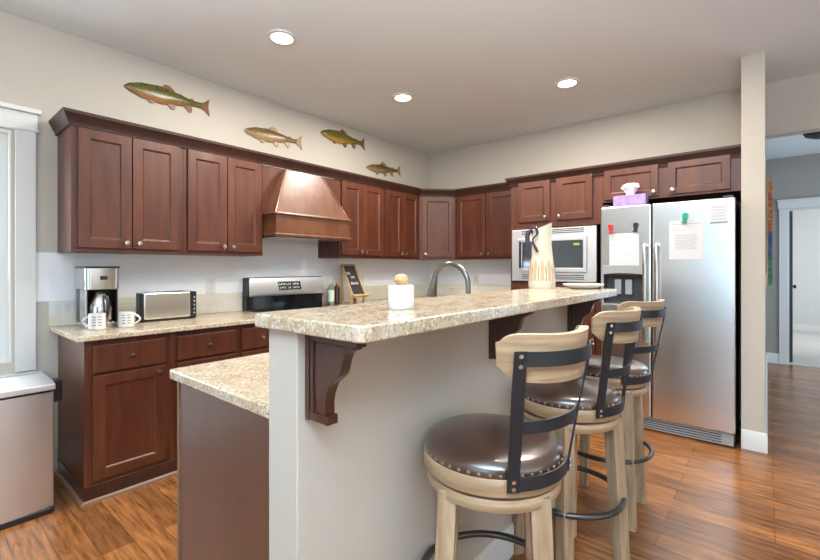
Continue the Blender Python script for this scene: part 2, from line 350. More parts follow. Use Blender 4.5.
# left window: casing, sash, glass
wd = MB()
wd.box(0, .022, -4.075, -3.982, .66, 2.10); wd.box(0, .022, -5.08, -4.995, .66, 2.10)
wd.box(0, .026, -5.09, -3.975, 2.112, 2.205); wd.box(0, .034, -5.10, -3.968, 2.098, 2.112); wd.box(0, .05, -5.11, -3.960, 2.205, 2.232)
wd.box(0, .06, -5.11, -3.96, .62, .655)
w1 = struct(wd.build('window_1', TRIM, bevel=.003))
sa = MB()
for z0, z1, x0 in ((.72, 1.19, -.06), (1.15, 2.09, -.085)):
    sa.box(x0, x0+.03, -4.98, -4.09, z0, z0+.05); sa.box(x0, x0+.03, -4.98, -4.09, z1-.05, z1); sa.box(x0, x0+.03, -4.98, -4.925, z0+.05, z1-.05); sa.box(x0, x0+.03, -4.145, -4.09, z0+.05, z1-.05)
sa.box(-.12, 0, -4.10, -4.09, .72, 2.09); sa.box(-.12, 0, -4.98, -4.97, .72, 2.09); sa.box(-.12, 0, -4.97, -4.10, 2.08, 2.09); sa.box(-.12, .0, -4.97, -4.10, .72, .73)
sa.build('window_frame', TRIM, w1, bevel=.002)
B1(-.048, -.044, -4.925, -4.145, .77, 1.14).build('pane', GLASS, w1, smooth=0)
B1(-.073, -.069, -4.925, -4.145, 1.20, 2.04).build('pane', GLASS, w1, smooth=0)
# living-room window frames behind the camera
for k in (0,):
    f = MB()
    for x in (2.9, 4.37, 5.84): f.box(x, x+.06, -9.29, -9.23, .62, 2.45)
    f.box(2.9, 5.9, -9.29, -9.23, .62, .68); f.box(2.9, 5.9, -9.29, -9.23, 2.39, 2.45)
    struct(f.build('window_2', TRIM))
f = MB()
for y in (-7.1, -5.45, -3.8, -2.16): f.box(7.51, 7.57, y, y+.06, .55, 2.4)
f.box(7.51, 7.57, -7.1, -2.1, .55, .61); f.box(7.51, 7.57, -7.1, -2.1, 2.34, 2.4)
struct(f.build('window_3', TRIM))

# ------------------------------------------------------------ cabinetry helpers
def knob(parent, o, n):
    m = MB(); m.M = frame_at(o, (-n[1], n[0], 0), n)
    m.lathe([(.0, 0), (.007, 0), (.006, .012), (.012, .018), (.016, .024), (.014, .030), (.0, .032)], n=16)
    m.build('knob', NICKEL, parent)
def door(parent, o, u, n, w, h, name='door', kn=None, frame=.056, t=.020, m_=None):
    m = MB(); m.M = frame_at(o, u, n); m.panel(w, h, t, (frame, w-frame, frame, h-frame), .009, .008)
    d = m.build(name, m_ or CHERRY, parent, bevel=.0022, smooth=0)
    if kn:
        q = m.M @ Vector((kn[0], kn[1], t)); knob(d, q, n)
    return d
def drawer(parent, o, u, n, w, h):
    m = MB(); m.M = frame_at(o, u, n); m.box(0, w, 0, h, 0, .020)
    d = m.build('drawer', CHERRY, parent, bevel=.003, smooth=0)
    knob(d, m.M @ Vector((w/2, h/2, .020)), n)
    return d
X, Y = (1, 0, 0), (0, 1, 0); NY = (0, -1, 0)
ZU, ZT = 1.372, 2.125

def upper_left(label, y0, y1, doors, zb=ZU):
    t = thing('wall_cabinet', label, 'cabinet', (.16, (y0+y1)/2, zb), 'wall cabinets above the left counter')
    B1(0.003, .325, y0+.0005, y1-.0005, zb, ZT).build('carcass', CHERRY, t, bevel=.002)
    for a, b, side in doors:
        w = b-a; door(t, (.325, a, 1.397), Y, X, w, 2.100-1.397, kn=(w-.032 if side else .032, .035))
    return t
upper_left('wide two-door cherry wall cabinet above the coffee maker and toaster', -3.878, -3.256, [(-3.845, -3.5725, 1), (-3.5665, -3.286, 0)])
upper_left('two-door cherry wall cabinet immediately left of the range hood', -3.256, -2.650, [(-3.230, -2.951, 1), (-2.945, -2.668, 0)])
upper_left('two-door cherry wall cabinet immediately right of the range hood', -1.850, -1.248, [(-1.835, -1.563, 1), (-1.557, -1.268, 0)])
upper_left('two-door cherry wall cabinet above the chalkboard, beside the corner cabinet', -1.248, -.640, [(-1.228, -.958, 1), (-.952, -.672, 0)])
t = thing('corner_cabinet', 'single-door diagonal corner wall cabinet, paler than those beside it', 'cabinet', (.3, -.3, ZU), None)
MB().prism([(.003, -.639), (.325, -.639), (.616, -.325), (.616, -.004), (.003, -.004)], ZU, ZT).build('carcass', CHERRY, t, bevel=.002)
a, b = Vector((.325, -.639)), Vector((.616, -.325)); dd = (b-a).normalized()
door(t, (a.x+dd.x*.028, a.y+dd.y*.028, 1.397), (dd.x, dd.y, 0), (dd.y, -dd.x, 0), (b-a).length-.056, .703, kn=(.035, .035))
t = thing('wall_cabinet', 'two-door wall cabinet on the back wall between corner cabinet and microwave tower', 'cabinet', (1.0, -.16, ZU), None)
B1(.617, 1.473, -.325, -.004, ZU, ZT).build('carcass', CHERRY, t, bevel=.002)
door(t, (.645, -.325, 1.397), X, NY, .375, .703, kn=(.375-.035, .035)); door(t, (1.035, -.325, 1.397), X, NY, .40, .703, kn=(.035, .035))

# oven tower
t = thing('oven_tower', 'tall cherry cabinet tower that holds the built-in microwave', 'cabinet', (1.9, -.3, 0), None)
m = MB(); TX0, TX1 = 1.474, 2.336
m.box(TX0, TX0+.02, -.63, -.012, 0, 2.10); m.box(TX1-.02, TX1, -.63, -.012, 0, 2.10); m.box(TX0+.02, TX1-.02, -.63, -.012, 0, 1.14); m.box(TX0+.02, TX1-.02, -.63, -.012, 1.655, 2.10); m.box(TX0+.02, TX1-.02, -.06, -.012, 1.14, 1.655)
m.build('carcass', CHERRY, t, bevel=.002)
door(t, (1.56, -.63, 1.712), X, NY, .312, .382, kn=(.312-.032, .035)); door(t, (1.936, -.63, 1.712), X, NY, .318, .382, kn=(.032, .035))
door(t, (1.53, -.63, .14), X, NY, .37, .60, kn=(.33, .55)); door(t, (1.906, -.63, .14), X, NY, .37, .60, kn=(.04, .55)); drawer(t, (1.53, -.63, .77), X, NY, .746, .33)
t = thing('fridge_cabinet', 'wide two-door cherry cabinet above the refrigerator', 'cabinet', (2.8, -.3, 1.83), None)
B1(2.337, 3.278, -.63, -.004, 1.832, 2.10).build('carcass', CHERRY, t, bevel=.002)
door(t, (2.352, -.63, 1.852), X, NY, .404, .250, kn=(.404-.03, .03), frame=.05); door(t, (2.825, -.63, 1.852), X, NY, .392, .250, kn=(.03, .03), frame=.05)
# crown mouldings
CP = [(-.002, 2.100), (.012, 2.100), (.014, 2.118), (.018, 2.124), (.034, 2.160), (.040, 2.166), (.042, 2.184), (-.002, 2.184)]
struct(MB().sweep([(.004, -3.879), (.326, -3.879), (.326, -.639), (.617, -.326), (1.474, -.326)], [(o, z+.004) for o, z in CP]).build('trim_6', CROWN, smooth=30))
struct(MB().sweep([(1.473, -.32), (1.473, -.631), (3.279, -.631)], [(o, z-.026) for o, z in CP]).build('trim_7', CROWN, smooth=30))

# range hood
t = thing('range_hood', 'tapered cherry wood range hood above the stove', 'range hood', (.25, -2.25, 1.53), None)
B1(.003, .325, -2.6495, -1.8505, 1.71, 2.10).build('back_panel', CHERRY, t)
AY0, AY1 = -2.640, -1.880
m = MB(); m.box(.003, .50, AY0, AY1, 1.54, 1.70); m.build('apron', HOODW, t, bevel=.002)
m = MB(); m.sweep([(.345, AY0), (.50, AY0), (.50, AY1), (.345, AY1)], [(-.005, 1.700), (.016, 1.700), (.012, 1.712), (.004, 1.718), (-.005, 1.718)])
m.sweep([(.345, AY0), (.50, AY0), (.50, AY1), (.345, AY1)], [(-.005, 1.526), (.012, 1.526), (.015, 1.540), (.004, 1.550), (-.005, 1.550)])
m.build('moulding', HOODW, t)
bot = [(.326, AY0+.005), (.49, AY0+.005), (.49, AY1-.005), (.326, AY1-.005)]; top = [(.326, -2.47), (.375, -2.47), (.375, -2.10), (.326, -2.10)]
MB().loft([[(x, y, 1.718) for x, y in bot], [(x, y, 2.085) for x, y in top]]).build('canopy', HOODW, t, smooth=0)
for i in (1, 2):
    m = MB(); m.tube([(bot[i][0], bot[i][1], 1.716), (top[i][0], top[i][1], 2.085)], .008, 8); m.build('corner_trim', HOODW, t)
B1(.05, .44, -2.60, -1.92, 1.520, 1.540).build('filter_panel', STEELD, t)

# base cabinets
BX = .605
def base_left(label, y0, y1, d0, d1, end=False, kside=1, grp='base cabinets under the left counter'):
    t = thing('base_cabinet', label, 'cabinet', (.3, (y0+y1)/2, 0), grp)
    B1(.02, BX, y0+.0005, y1-.0005, .09, .883).build('carcass', CHERRY, t, bevel=.002)
    B1(.03, BX+.004, y0+(-.004 if end else .0005), y1-.0005, 0, .092).build('plinth', CHERRYD, t, bevel=.002)
    m = MB(); ym = y0-.004 if end else y0+.0005
    pr = [(0, 0), (.014, 0), (.012, .012), (.004, .02), (0, .02)]
    m.sweep(([(.03, ym), (BX+.004, ym)] if end else [(BX+.004, ym)])+[(BX+.004, y1-.0005)], pr); m.build('shoe_moulding', SHOE, t)
    w = d1-d0; drawer(t, (BX, d0, .704), Y, X, w, .146)
    door(t, (BX, d0, .118), Y, X, w, .570, kn=(w-.035 if kside else .035, .535))
base_left('base cabinet at the open end of the left counter, beside the trash can', -3.878, -3.443, -3.843, -3.477, True)
base_left('middle base cabinet of the left counter, under the toaster', -3.443, -3.012, -3.408, -3.032)
base_left('narrower base cabinet beside the stove, left of it', -3.012, -2.652, -2.989, -2.70)
base_left('base cabinet right of the stove, behind the bar', -1.848, -1.25, -1.82, -1.28, grp=None)
t = thing('base_cabinet', 'long base cabinet along the back wall under the corner worktop', 'cabinet', (.9, -.3, 0), None)
MB().prism([(.02, -1.249), (BX, -1.249), (BX, -BX), (1.472, -BX), (1.472, -.02), (.02, -.02)], 0, .883).build('carcass', CHERRY, t)
for a in (.68, 1.08): door(t, (a, -BX, .118), X, NY, .37, .57, kn=(.34, .53)); drawer(t, (a, -BX, .704), X, NY, .37, .146)
# worktops
def top(name, label, pts, z0, z1, cat='worktop'):
    o = MB().prism(pts, z0, z1).build(name, GRAN, bevel=.006, seg=3); return tag(o, label, cat)
top('worktop', 'speckled granite worktop under the coffee maker, left of the stove', [(.011, -3.918), (.645, -3.918), (.645, -2.652), (.011, -2.652)], .884, .914)
top('worktop', 'granite corner worktop right of the stove, behind the bar', [(.011, -1.848), (.645, -1.848), (.645, -.645), (1.472, -.645), (1.472, -.011), (.011, -.011)], .884, .914)
top('worktop', 'lower granite worktop of the peninsula, beside the bar wall', rrect(1.767, 2.412, -3.894, -2.0, [0, 0, 0, .012]), .879, .914)
top('bar_counter', 'raised granite bar top with a thick speckled edge', rrect(2.375, 2.790, -3.914, -1.955, [.028, .04, .012, .012]), 1.123, 1.160, 'bar top')
# peninsula cabinet
t = thing('peninsula_cabinet', 'dark cherry peninsula base cabinet with a plain end panel', 'cabinet', (2.1, -2.9, 0), None)
B1(1.812, 2.411, -3.855, -2.02, 0, .878).build('carcass', CHERRY, t)
B1(1.812, 2.411, -3.872, -3.856, 0, .878).build('end_panel', GLOSSD, t, bevel=.001)
B1(1.796, 1.8115, -3.876, -3.856, 0, .878).build('edge_strip', SHOE, t, bevel=.002)  # lighter wood carries the trim's reflection in its colour
for i in range(4):
    y = -3.40+i*.45; door(t, (1.812, y, .118), NY, (-1, 0, 0), .42, .57, kn=(.38, .53)); drawer(t, (1.812, y, .704), NY, (-1, 0, 0), .42, .146)

# corbels under the bar
def corbel(label, y):
    t = thing('corbel', label, 'corbel', (2.56, y+.015, .903), 'corbels under the bar top')
    B1(2.5395, 2.556, y-.002, y+.034, .903, 1.1225).build('back_plate', CHERRYD, t, bevel=.002)
    pr = [(2.556, 1.0995)]
    S = [(2.712, 1.0995), (2.712, 1.094), (2.694, 1.088), (2.685, 1.080), (2.678, 1.066), (2.674, 1.052), (2.669, 1.036), (2.661, 1.026), (2.648, 1.016), (2.633, 1.004), (2.625, .990), (2.619, .975), (2.615, .958), (2.615, .928), (2.556, .928)]
    MB().prism(pr+S, y+.001, y+.031, 'y').build('bracket', CHERRYD, t, bevel=.002)
    B1(2.556, 2.724, y, y+.032, 1.1, 1.1225).build('cap', CHERRYD, t, bevel=.002)
    B1(2.556, 2.626, y, y+.032, .905, .9275).build('foot', CHERRYD, t, bevel=.002)
    m = MB(); m.box(2.566, 2.574, y-.003, y+.001, .929, 1.099); m.build('bead', CHERRYD, t)
corbel('cherry corbel at the near end of the bar, closest to the camera', -3.868)
corbel('middle cherry corbel under the bar top, above the nearest stool back', -2.955)
corbel('cherry corbel at the far end of the bar, near the refrigerator', -2.050)

# ------------------------------------------------------------ stove
t = thing('range', 'stainless steel kitchen range under the wooden hood', 'stove', (.33, -2.25, 0), None)
RY0, RY1 = -2.648, -1.853
B1(.02, .635, RY0, RY1, 0.03, .913).build('body', DARKB, t, bevel=.003)
B1(.02, .655, RY0, RY1, .913, .926).build('cooktop', BLACKG, t, bevel=.003)
bg = [(.012, .926), (.075, .926), (.07, 1.03), (.012, 1.03)]
MB().prism([(x, z) for x, z in bg], RY0+.002, RY1-.002, 'y').build('lower_backguard', BLACKG, t)
bgd = MB().prism([(.012, 1.03), (.105, 1.03), (.112, 1.05), (.075, 1.185), (.060, 1.196), (.012, 1.196)], RY0+.012, RY1-.002, 'y').build('backguard', STEELM, t, bevel=.004)
m = MB(); m.box(.012, .10, RY0, RY0+.0115, 1.03, 1.19); m.build('end_cap', BLACKP, t, bevel=.003)
nv = Vector((.135, 0, .037)).normalized(); o0 = Vector((.112, -2.355, 1.05))+Vector((-.037, 0, .135)).normalized()*.028
m = MB(); up = Vector((-.037, 0, .135)).normalized(); m.M = Matrix(((0, up.x, nv.x, o0.x), (1, 0, 0, o0.y), (0, up.z, nv.z, o0.z), (0, 0, 0, 1)))
m.box(0, .235, 0, .078, -.002, .003); m.m = 1
random.seed(3)
for row, words in ((.046, ((.010, .070), (.085, .055), (.150, .070))), (.014, ((.012, .065), (.100, .028), (.148, .075)))):
    for x0, w in words:
        n = max(2, int(w/.014)); 
        for i in range(n):
            x = x0+i*w/n
            m.box(x, x+.0028, row, row+.016, .003, .0035); m.box(x+.0028, x+.010, row+(.0, .0065, .0132)[(i+len(words)) % 3], row+(.0, .0065, .0132)[(i+len(words)) % 3]+.0028, .003, .0035)
            if i % 2: m.box(x+.0075, x+.010, row+.001, row+.015, .003, .0035)
m.build('display', [BLACKP, DIGIT], bgd, smooth=0)
B1(.635, .665, RY0+.01, RY1-.01, .20, .80).build('oven_door', STEEL, t, bevel=.004)
B1(.635, .66, RY0+.01, RY1-.01, .04, .19).build('drawer', STEEL, t, bevel=.004)
B1(.635, .66, RY0+.01, RY1-.01, .81, .905).build('control_panel', STEEL, t, bevel=.004)
m = MB(); m.tube([(.665, RY0+.08, .76), (.71, RY0+.08, .76)], .008); m.tube([(.665, RY1-.08, .76), (.71, RY1-.08, .76)], .008); m.tube([(.71, RY0+.05, .76), (.71, RY1-.05, .76)], .011); m.build('handle', STEELD, t)

# ------------------------------------------------------------ microwave
t = thing('microwave', 'built-in stainless microwave with louvred trim in the tall cabinet', 'microwave', (1.9, -.4, 1.14), None)
B1(1.53, 2.28, -.60, -.08, 1.16, 1.62).build('body', DARKB, t)
m = MB(); m.M = frame_at((1.498, -.631, 1.150), X, NY); m.panel(.792, .492, .022, (.075, .715, .085, .408), .012, .003); m.build('trim_frame', STEELM, t, bevel=.002, smooth=0)
for zz, nm in ((1.592, 'upper_louvre'), (1.172, 'lower_louvre')):
    m = MB()
    for r in range(3):
        for x0, x1 in ((1.60, 1.885), (1.90, 2.185)): m.box(x0, x1, -.6545, -.6535+.0005, zz+r*.016, zz+r*.016+.007)
    m.build(nm, BLACKP, t, smooth=0)
m = MB(); m.M = frame_at((1.578, -.642, 1.238), X, NY); m.panel(.632, .318, .026, (.03, .605, .035, .285), .006, .003); dr = m.build('door', STEELM, t, bevel=.002, smooth=0)
B1(1.612, 2.180, -.6645, -.663, 1.276, 1.520).build('window', MIRRORG, dr, smooth=0)
B1(2.100, 2.150, -.667, -.6648, 1.476, 1.496).build('display', DISPLAY, dr, smooth=0)
m = MB(); m.tube([(1.60, -.69, 1.27), (1.60, -.69, 1.53)], .010); m.cyl((1.60, -.668, 1.29), (1.60, -.69, 1.29), .007); m.cyl((1.60, -.668, 1.51), (1.60, -.69, 1.51), .007); m.build('handle', BLACKP, dr)

# ------------------------------------------------------------ refrigerator
t = thing('refrigerator', 'stainless steel side-by-side refrigerator with a water dispenser', 'refrigerator', (2.80, -.4, 0), None)
FX0, FX1, FS = 2.356, 3.250, 2.731
B1(FX0+.004, FX1-.004, -.69, -.06, .02, 1.765).build('body', DARKB, t, bevel=.004)
m = MB(); m.M = frame_at((FX0, -.695, .105), X, NY); m.panel(FS-.004-FX0, 1.671, .066, (.022, .318, .878, 1.118), .06, .004); fd = m.build('freezer_door', STEEL, t, bevel=.010, seg=4, smooth=0)
m = MB(); m.M = frame_at((FS+.004, -.695, .105), X, NY); m.box(0, FX1-FS-.004, 0, 1.671, 0, .066); rd = m.build('fridge_door', STEEL, t, bevel=.010, seg=4, smooth=0)
m = MB(); m.M = frame_at((FX0+.0295, -.7005, .9905), X, NY); m.panel(.283, .224, .052, (.004, .279, .004, .220), .050, .001); m.build('dispenser_recess', DARKB, fd, smooth=0)
dp = MB(); dp.M = frame_at((FX0+.014, -.7605, 1.222), X, NY)
dp.prism([(0, 0)]+[(.312*i/12, .012*math.sin(PI*i/12)) for i in range(1, 12)]+[(.312, 0), (.312, .075), (0, .075)], 0, .006)
dp.build('dispenser_panel', GREYP, fd, bevel=.002)
m = MB(); m.M = frame_at((FX0+.014, -.7605, .970), X, NY); m.box(0, .312, 0, .014, 0, .007); m.box(0, .010, .014, .252, 0, .006); m.box(.302, .312, .014, .252, 0, .006); m.build('dispenser_frame', GREYP, fd, bevel=.002)
m = MB(); m.M = frame_at((FX0+.05, -.725, .985), X, NY); m.box(0, .24, .0, .006, -.015, .02); m.build('drip_tray', BLACKP, fd)
m = MB(); m.M = frame_at((FX0+.10, -.72, 1.06), X, NY); m.box(0, .05, 0, .12, -.005, .008); m.build('dispenser_paddle', GREYP, fd, bevel=.003)
m = MB(); m.M = frame_at((FX0+.18, -.72, 1.06), X, NY); m.box(0, .05, 0, .12, -.005, .008); m.build('dispenser_paddle', GREYP, fd, bevel=.003)
for par, xh in ((fd, 2.692), (rd, 2.772)):
    m = MB(); m.tube([(xh, -.770, 1.44), (xh, -.80, 1.455), (xh, -.815, 1.42), (xh, -.817, 1.2), (xh, -.817, .9), (xh, -.815, .72), (xh, -.80, .685), (xh, -.770, .70)], .013, 10)
    m.build('door_handle', STEELD, par)
m = MB(); m.box(FX0+.01, FX1-.01, -.735, -.69, .012, .098); m.m = 1
for k in range(4): m.box(FX0+.03, FX1-.08, -.7365, -.735, .024+k*.018, .031+k*.018)
m.build('toe_grille', [GREYP, BLACKP], t, bevel=.001)
for x0 in (FX0+.01, FX1-.07): B1(x0, x0+.06, -.75, -.60, 1.7655, 1.792).build('hinge_cover', DARKB, t, bevel=.004)

def sheet(name, label, x0, x1, z0, z1, y=-.7625, lines=(), cat='paper', extra=None):
    m = MB(); m.box(x0, x1, y-.0012, y, z0, z1); m.m = 1
    for a, b, z, h in lines: m.box(x0+a*(x1-x0), x0+b*(x1-x0), y-.0016, y-.0012, z0+z*(z1-z0), z0+z*(z1-z0)+h)
    if extra: extra(m, y)
    return tag(m.build(name, [PAPER, INKL, INK], smooth=0), label, cat)
random.seed(11)
sheet('paper', 'blank-looking white sheet under the red and black clips on the freezer door', 2.425, 2.645, 1.295, 1.555, lines=[(.05, .3, .62, .003), (.05, .22, .40, .003), (.4, .7, .35, .003)])
ln = [(.08, .95, .90, .003), (.08, .30, .80, .003), (.08, .5, .74, .003)]+[(.18, random.uniform(.7, .92), .62-.045*i, .0035) for i in range(9)]
sheet('paper', 'printed white notice held by the green clip on the refrigerator door', 2.850, 3.063, 1.340, 1.630, lines=ln)
def dots(m, y):
    m.m = 2
    for k in range(8): m.box(3.107+k*.013, 3.116+k*.013, y-.002, y, 1.594, 1.606)
sheet('notepad', 'small white note pad with dark dotted edge, upper right of the refrigerator', 3.105, 3.208, 1.604, 1.735, lines=[(.1, .85, .8-.16*i, .003) for i in range(5)], extra=dots)
def clip(label, x, z, m_, tilt):
    m = MB(); m.M = Matrix.Translation((x, -.7665, z)) @ Matrix.Rotation(tilt, 4, 'Y')
    m.prism(rrect(-.017, .017, -.008, .034, .012), -.018, 0, 'y'); m.prism(rrect(-.013, .013, -.034, -.006, .005), -.013, 0, 'y'); m.prism(rrect(-.018, .018, -.04, -.03, .003), -.014, .0, 'y')
    return tag(m.build('magnet_clip', m_, bevel=.002), label, 'magnet', 'magnetic clips on the refrigerator')
clip('red magnetic clip on the freezer door', 2.436, 1.600, RED, -.15)
clip('black magnetic clip on the freezer door', 2.622, 1.600, BLACKP, .1)
clip('green magnetic clip above the printed notice', 2.952, 1.650, GREENP, .12)
# tissue box
t = thing('tissue_box', 'lilac tissue box with a white tissue sticking out, on the refrigerator', 'tissue box', (2.571, -.71, 1.7765), None)
B1(2.452, 2.690, -.757, -.662, 1.7765, 1.862).build('box', LILAC, t, bevel=.002)
rings = []; n = 36
for k, (w, z, rf) in enumerate(((.030, 1.8625, .1), (.034, 1.885, .25), (.050, 1.910, .3), (.066, 1.930, .28), (.060, 1.945, .2), (.030, 1.952, .1), (.004, 1.950, .0))):
    rings.append([(2.571+w*math.cos(2*PI*i/n)*(1+rf*.35*math.sin(9*2*PI*i/n+k)), -.71+w*.45*math.sin(2*PI*i/n)*(1+rf*math.sin(7*2*PI*i/n+k)), z+.012*math.sin(3*2*PI*i/n)*(k > 2)) for i in range(n)])
MB().loft(rings).build('tissue', PAPER, t, smooth=50)

# ------------------------------------------------------------ coffee maker, toaster, mugs
t = thing('coffee_maker', 'stainless drip coffee maker with a thermal carafe at the counter end', 'coffee maker', (.22, -3.72, .914), None)
CY0, CY1 = -3.808, -3.634
MB().prism(rrect(.11, .335, CY0, CY1, .018), .9145, .945).build('base', STEELD, t, bevel=.003)
B1(.11, .195, CY0+.002, CY1-.002, .945, 1.15).build('column', BLACKP, t, bevel=.004)
m = MB(); m.box(.195, .325, CY0+.002, CY0+.010, .945, 1.145); m.build('side_panel', STEELD, t, bevel=.002)
B1(.195, .300, CY1-.010, CY1-.002, .945, 1.145).build('side_panel', BLACKP, t, bevel=.002)
hs = MB().prism(rrect(.10, .338, CY0-.002, CY1+.002, [.03, .03, .01, .01]), 1.146, 1.276).build('brew_head', STEELD, t, bevel=.003)
MB().prism(rrect(.098, .342, CY0-.006, CY1+.006, [.03, .03, .01, .01]), 1.276, 1.287).build('lid', BLACKP, t, bevel=.003)
B1(.338, .3395, -3.738, -3.700, 1.205, 1.228).build('display', BLACKP, hs, smooth=0)
cf = MB().lathe([(0, .946), (.062, .946), (.067, .96), (.067, 1.025), (.060, 1.07), (.048, 1.10), (.038, 1.118), (0, 1.118)], (.266, -3.722), 28).build('carafe', STEELD, t)
MB().lathe([(0, 1.1185), (.037, 1.1185), (.036, 1.132), (.02, 1.140), (0, 1.141)], (.266, -3.722), 24).build('carafe_lid', BLACKP, cf)
m = MB(); m.tube([(.30, -3.715, 1.10), (.345, -3.705, 1.10), (.362, -3.702, 1.06), (.352, -3.705, 1.0), (.318, -3.712, .975)], .010, 10); m.build('carafe_handle', BLACKP, cf)

t = thing('toaster', 'long-slot brushed steel toaster with black control end on the counter', 'toaster', (.2, -3.32, .914), None)
MB().prism(rrect(.165, .255, -3.478, -3.170, [.0, .0, .0, .0]), .925, 1.112).build('shell', STEEL, t, bevel=.016, seg=4)
m = MB(); m.prism(rrect(.162, .250, -3.494, -3.4785, .006), .920, 1.108); m.build('end_cap', BLACKP, t, bevel=.006)
ec = MB().prism(rrect(.162, .252, -3.1695, -3.132, .008), .920, 1.108).build('control_end', BLACKP, t, bevel=.006)
m = MB()
for k in range(5): m.lathe([(0, .252), (.006, .252), (.006, .256), (0, .257)], (-3.150, .955+k*.028), 12, 'x')
m.build('button', GREYP, ec)
B1(.168, .25, -3.488, -3.14, .9145, .921).build('base', BLACKP, t)
m = MB(); m.box(.185, .195, -3.45, -3.20, 1.1125, 1.1135); m.box(.222, .232, -3.45, -3.20, 1.1125, 1.1135); m.build('slot', BLACKP, t, smooth=0)

def mug(label, x, y, ang):
    t = thing('mug', label, 'mug', (x, y, .9145), 'white mugs by the coffee maker')
    m = MB(); m.lathe([(0, .9145), (.039, .9145), (.043, .920), (.043, 1.008), (.039, 1.008), (.039, .925), (0, .922)], (x, y), 32); m.m = 1
    ca = math.atan2(-4.517-y, 3.421-x)
    for c in (-.38, .28):
        for r in range(4):
            z = .940+r*.016
            a0, a1 = ca+c-.20, ca+c+.24
            m.arc((x, y), .0430, .0435, a0, a1, z, z+.0045, 5)
    m.build('body', [WHITE, INK], t)
    m = MB(); ux, uy = math.cos(ang), math.sin(ang)
    m.tube([(x+ux*(.042+.032*math.sin(PI*i/10)), y+uy*(.042+.032*math.sin(PI*i/10)), .993-.060*i/10) for i in range(11)], .0055, 10); m.build('handle', WHITE, t)
mug('white mug with printed lines, handle to the left, by the counter end', .385, -3.765, math.radians(-128))
mug('white mug with printed lines, handle to the right, nearer the toaster', .400, -3.618, math.radians(52))

# ------------------------------------------------------------ counter clutter right of the stove
t = thing('chalkboard_stand', 'small wood-framed chalkboard leaning on a wooden stand by the stove', 'chalkboard', (.24, -1.60, .914), None)
dn = Vector((math.sin(.50), 0, -math.cos(.50))); nn = Vector((math.cos(.50), 0, math.sin(.50))); o0 = Vector((.160, -1.695, 1.305))
def bm(): 
    m = MB(); m.M = Matrix(((0, -dn.x, nn.x, o0.x), (1, -dn.y, nn.y, o0.y), (0, -dn.z, nn.z, o0.z), (0, 0, 0, 1))); return m
m = bm(); m.panel(.185, -.36, .014, (.016, .169, -.018, -.342), .004, .002); m.build('frame', PINE, t)
m = bm(); m.box(.018, .167, -.340, -.020, .0102, .0112); m.m = 1
for v, x0, x1 in ((-.115, .030, .085), (-.158, .070, .125), (-.228, .040, .140)):
    n = int((x1-x0)/.012)
    for i in range(n): m.box(x0+i*.0125, x0+i*.0125+.004, v, v+.026, .0112, .0118); m.box(x0+i*.0125+.004, x0+i*.0125+.010, v+.010*(i % 2), v+.010*(i % 2)+.007, .0112, .0118)
m.build('slate', [CHALK, CHALKW], t, smooth=0)
m = bm(); m.box(-.01, .195, -.368, -.350, .0, .045); m.build('ledge', PINE, t, bevel=.002)
for y0 in (-1.692, -1.525):
    m = MB(); m.prism([(.155, 1.295), (.168, 1.28), (.20, .9145), (.165, .9145)], y0, y0+.014, 'y'); m.build('leg', PINE, t)
    m = MB(); m.prism([(.30, 1.0), (.318, .985), (.325, .9145), (.295, .9145)], y0, y0+.014, 'y'); m.build('leg', PINE, t)
def bottle(label, x, y, body, cap, lab, h, r):
    t = thing('bottle', label, 'bottle', (x, y, .9145), 'bottles between the stove and the chalkboard')
    m = MB(); z = .9145; m.lathe([(0, z), (r, z), (r, z+h*.62), (r*.85, z+h*.70), (r*.42, z+h*.78), (r*.40, z+h*.86), (0, z+h*.86)], (x, y), 20); b = m.build('body', body, t)
    MB().lathe([(0, z+h*.80), (r*.5, z+h*.80), (r*.5, z+h), (0, z+h)], (x, y), 16).build('cap', cap, t)
    if lab: MB().lathe([(r*.9, z+h*.12), (r+.0008, z+h*.12), (r+.0008, z+h*.56), (r*.9, z+h*.56)], (x, y), 20).build('label', lab, b)
bottle('green bottle with a pale label and cream cap beside the chalkboard', .150, -1.805, BOTG, CREAM, LABELW, .262, .030)
bottle('dark brown bottle between the green bottle and the chalkboard', .150, -1.728, BOTD, KNOBW, None, .250, .026)
bottle('short pinkish jar at the right edge of the stove', .050, -1.822, BOTP, GREYP, None, .13, .022)

# ------------------------------------------------------------ faucet and things on the bar
t = thing('faucet', 'brushed metal gooseneck kitchen faucet behind the bar top', 'faucet', (2.27, -2.684, .9145), None)
MB().lathe([(0, .9145), (.032, .9145), (.030, .925), (.020, .935), (.017, 1.0), (0, 1.0)], (2.27, -2.684), 24).build('base', BRONZE, t)
R = .108; pts = [(2.27, -2.684, .99), (2.27, -2.684, 1.10), (2.27, -2.684, 1.185)]+[(2.27-R+R*math.cos(a), -2.684, 1.190+R*math.sin(a)) for a in [PI*k/16 for k in range(1, 15)]]
m = MB(); m.tube(pts, .0135, 16); m.build('neck', BRONZE, t)
p = Vector(pts[-1]); e = Vector((2.040, -2.684, 1.125)); q = p+(e-p)*.4
m = MB(); m.tube([p, q, e-(e-p)*.12, e], [.0145, .019, .027, .026], 18); m.build('spray_head', BRONZE, t)
m = MB(); m.tube([(2.27, -2.670, .97), (2.27, -2.63, .985), (2.27, -2.58, 1.01)], [.010, .008, .006], 10); m.build('lever', BRONZE, t)

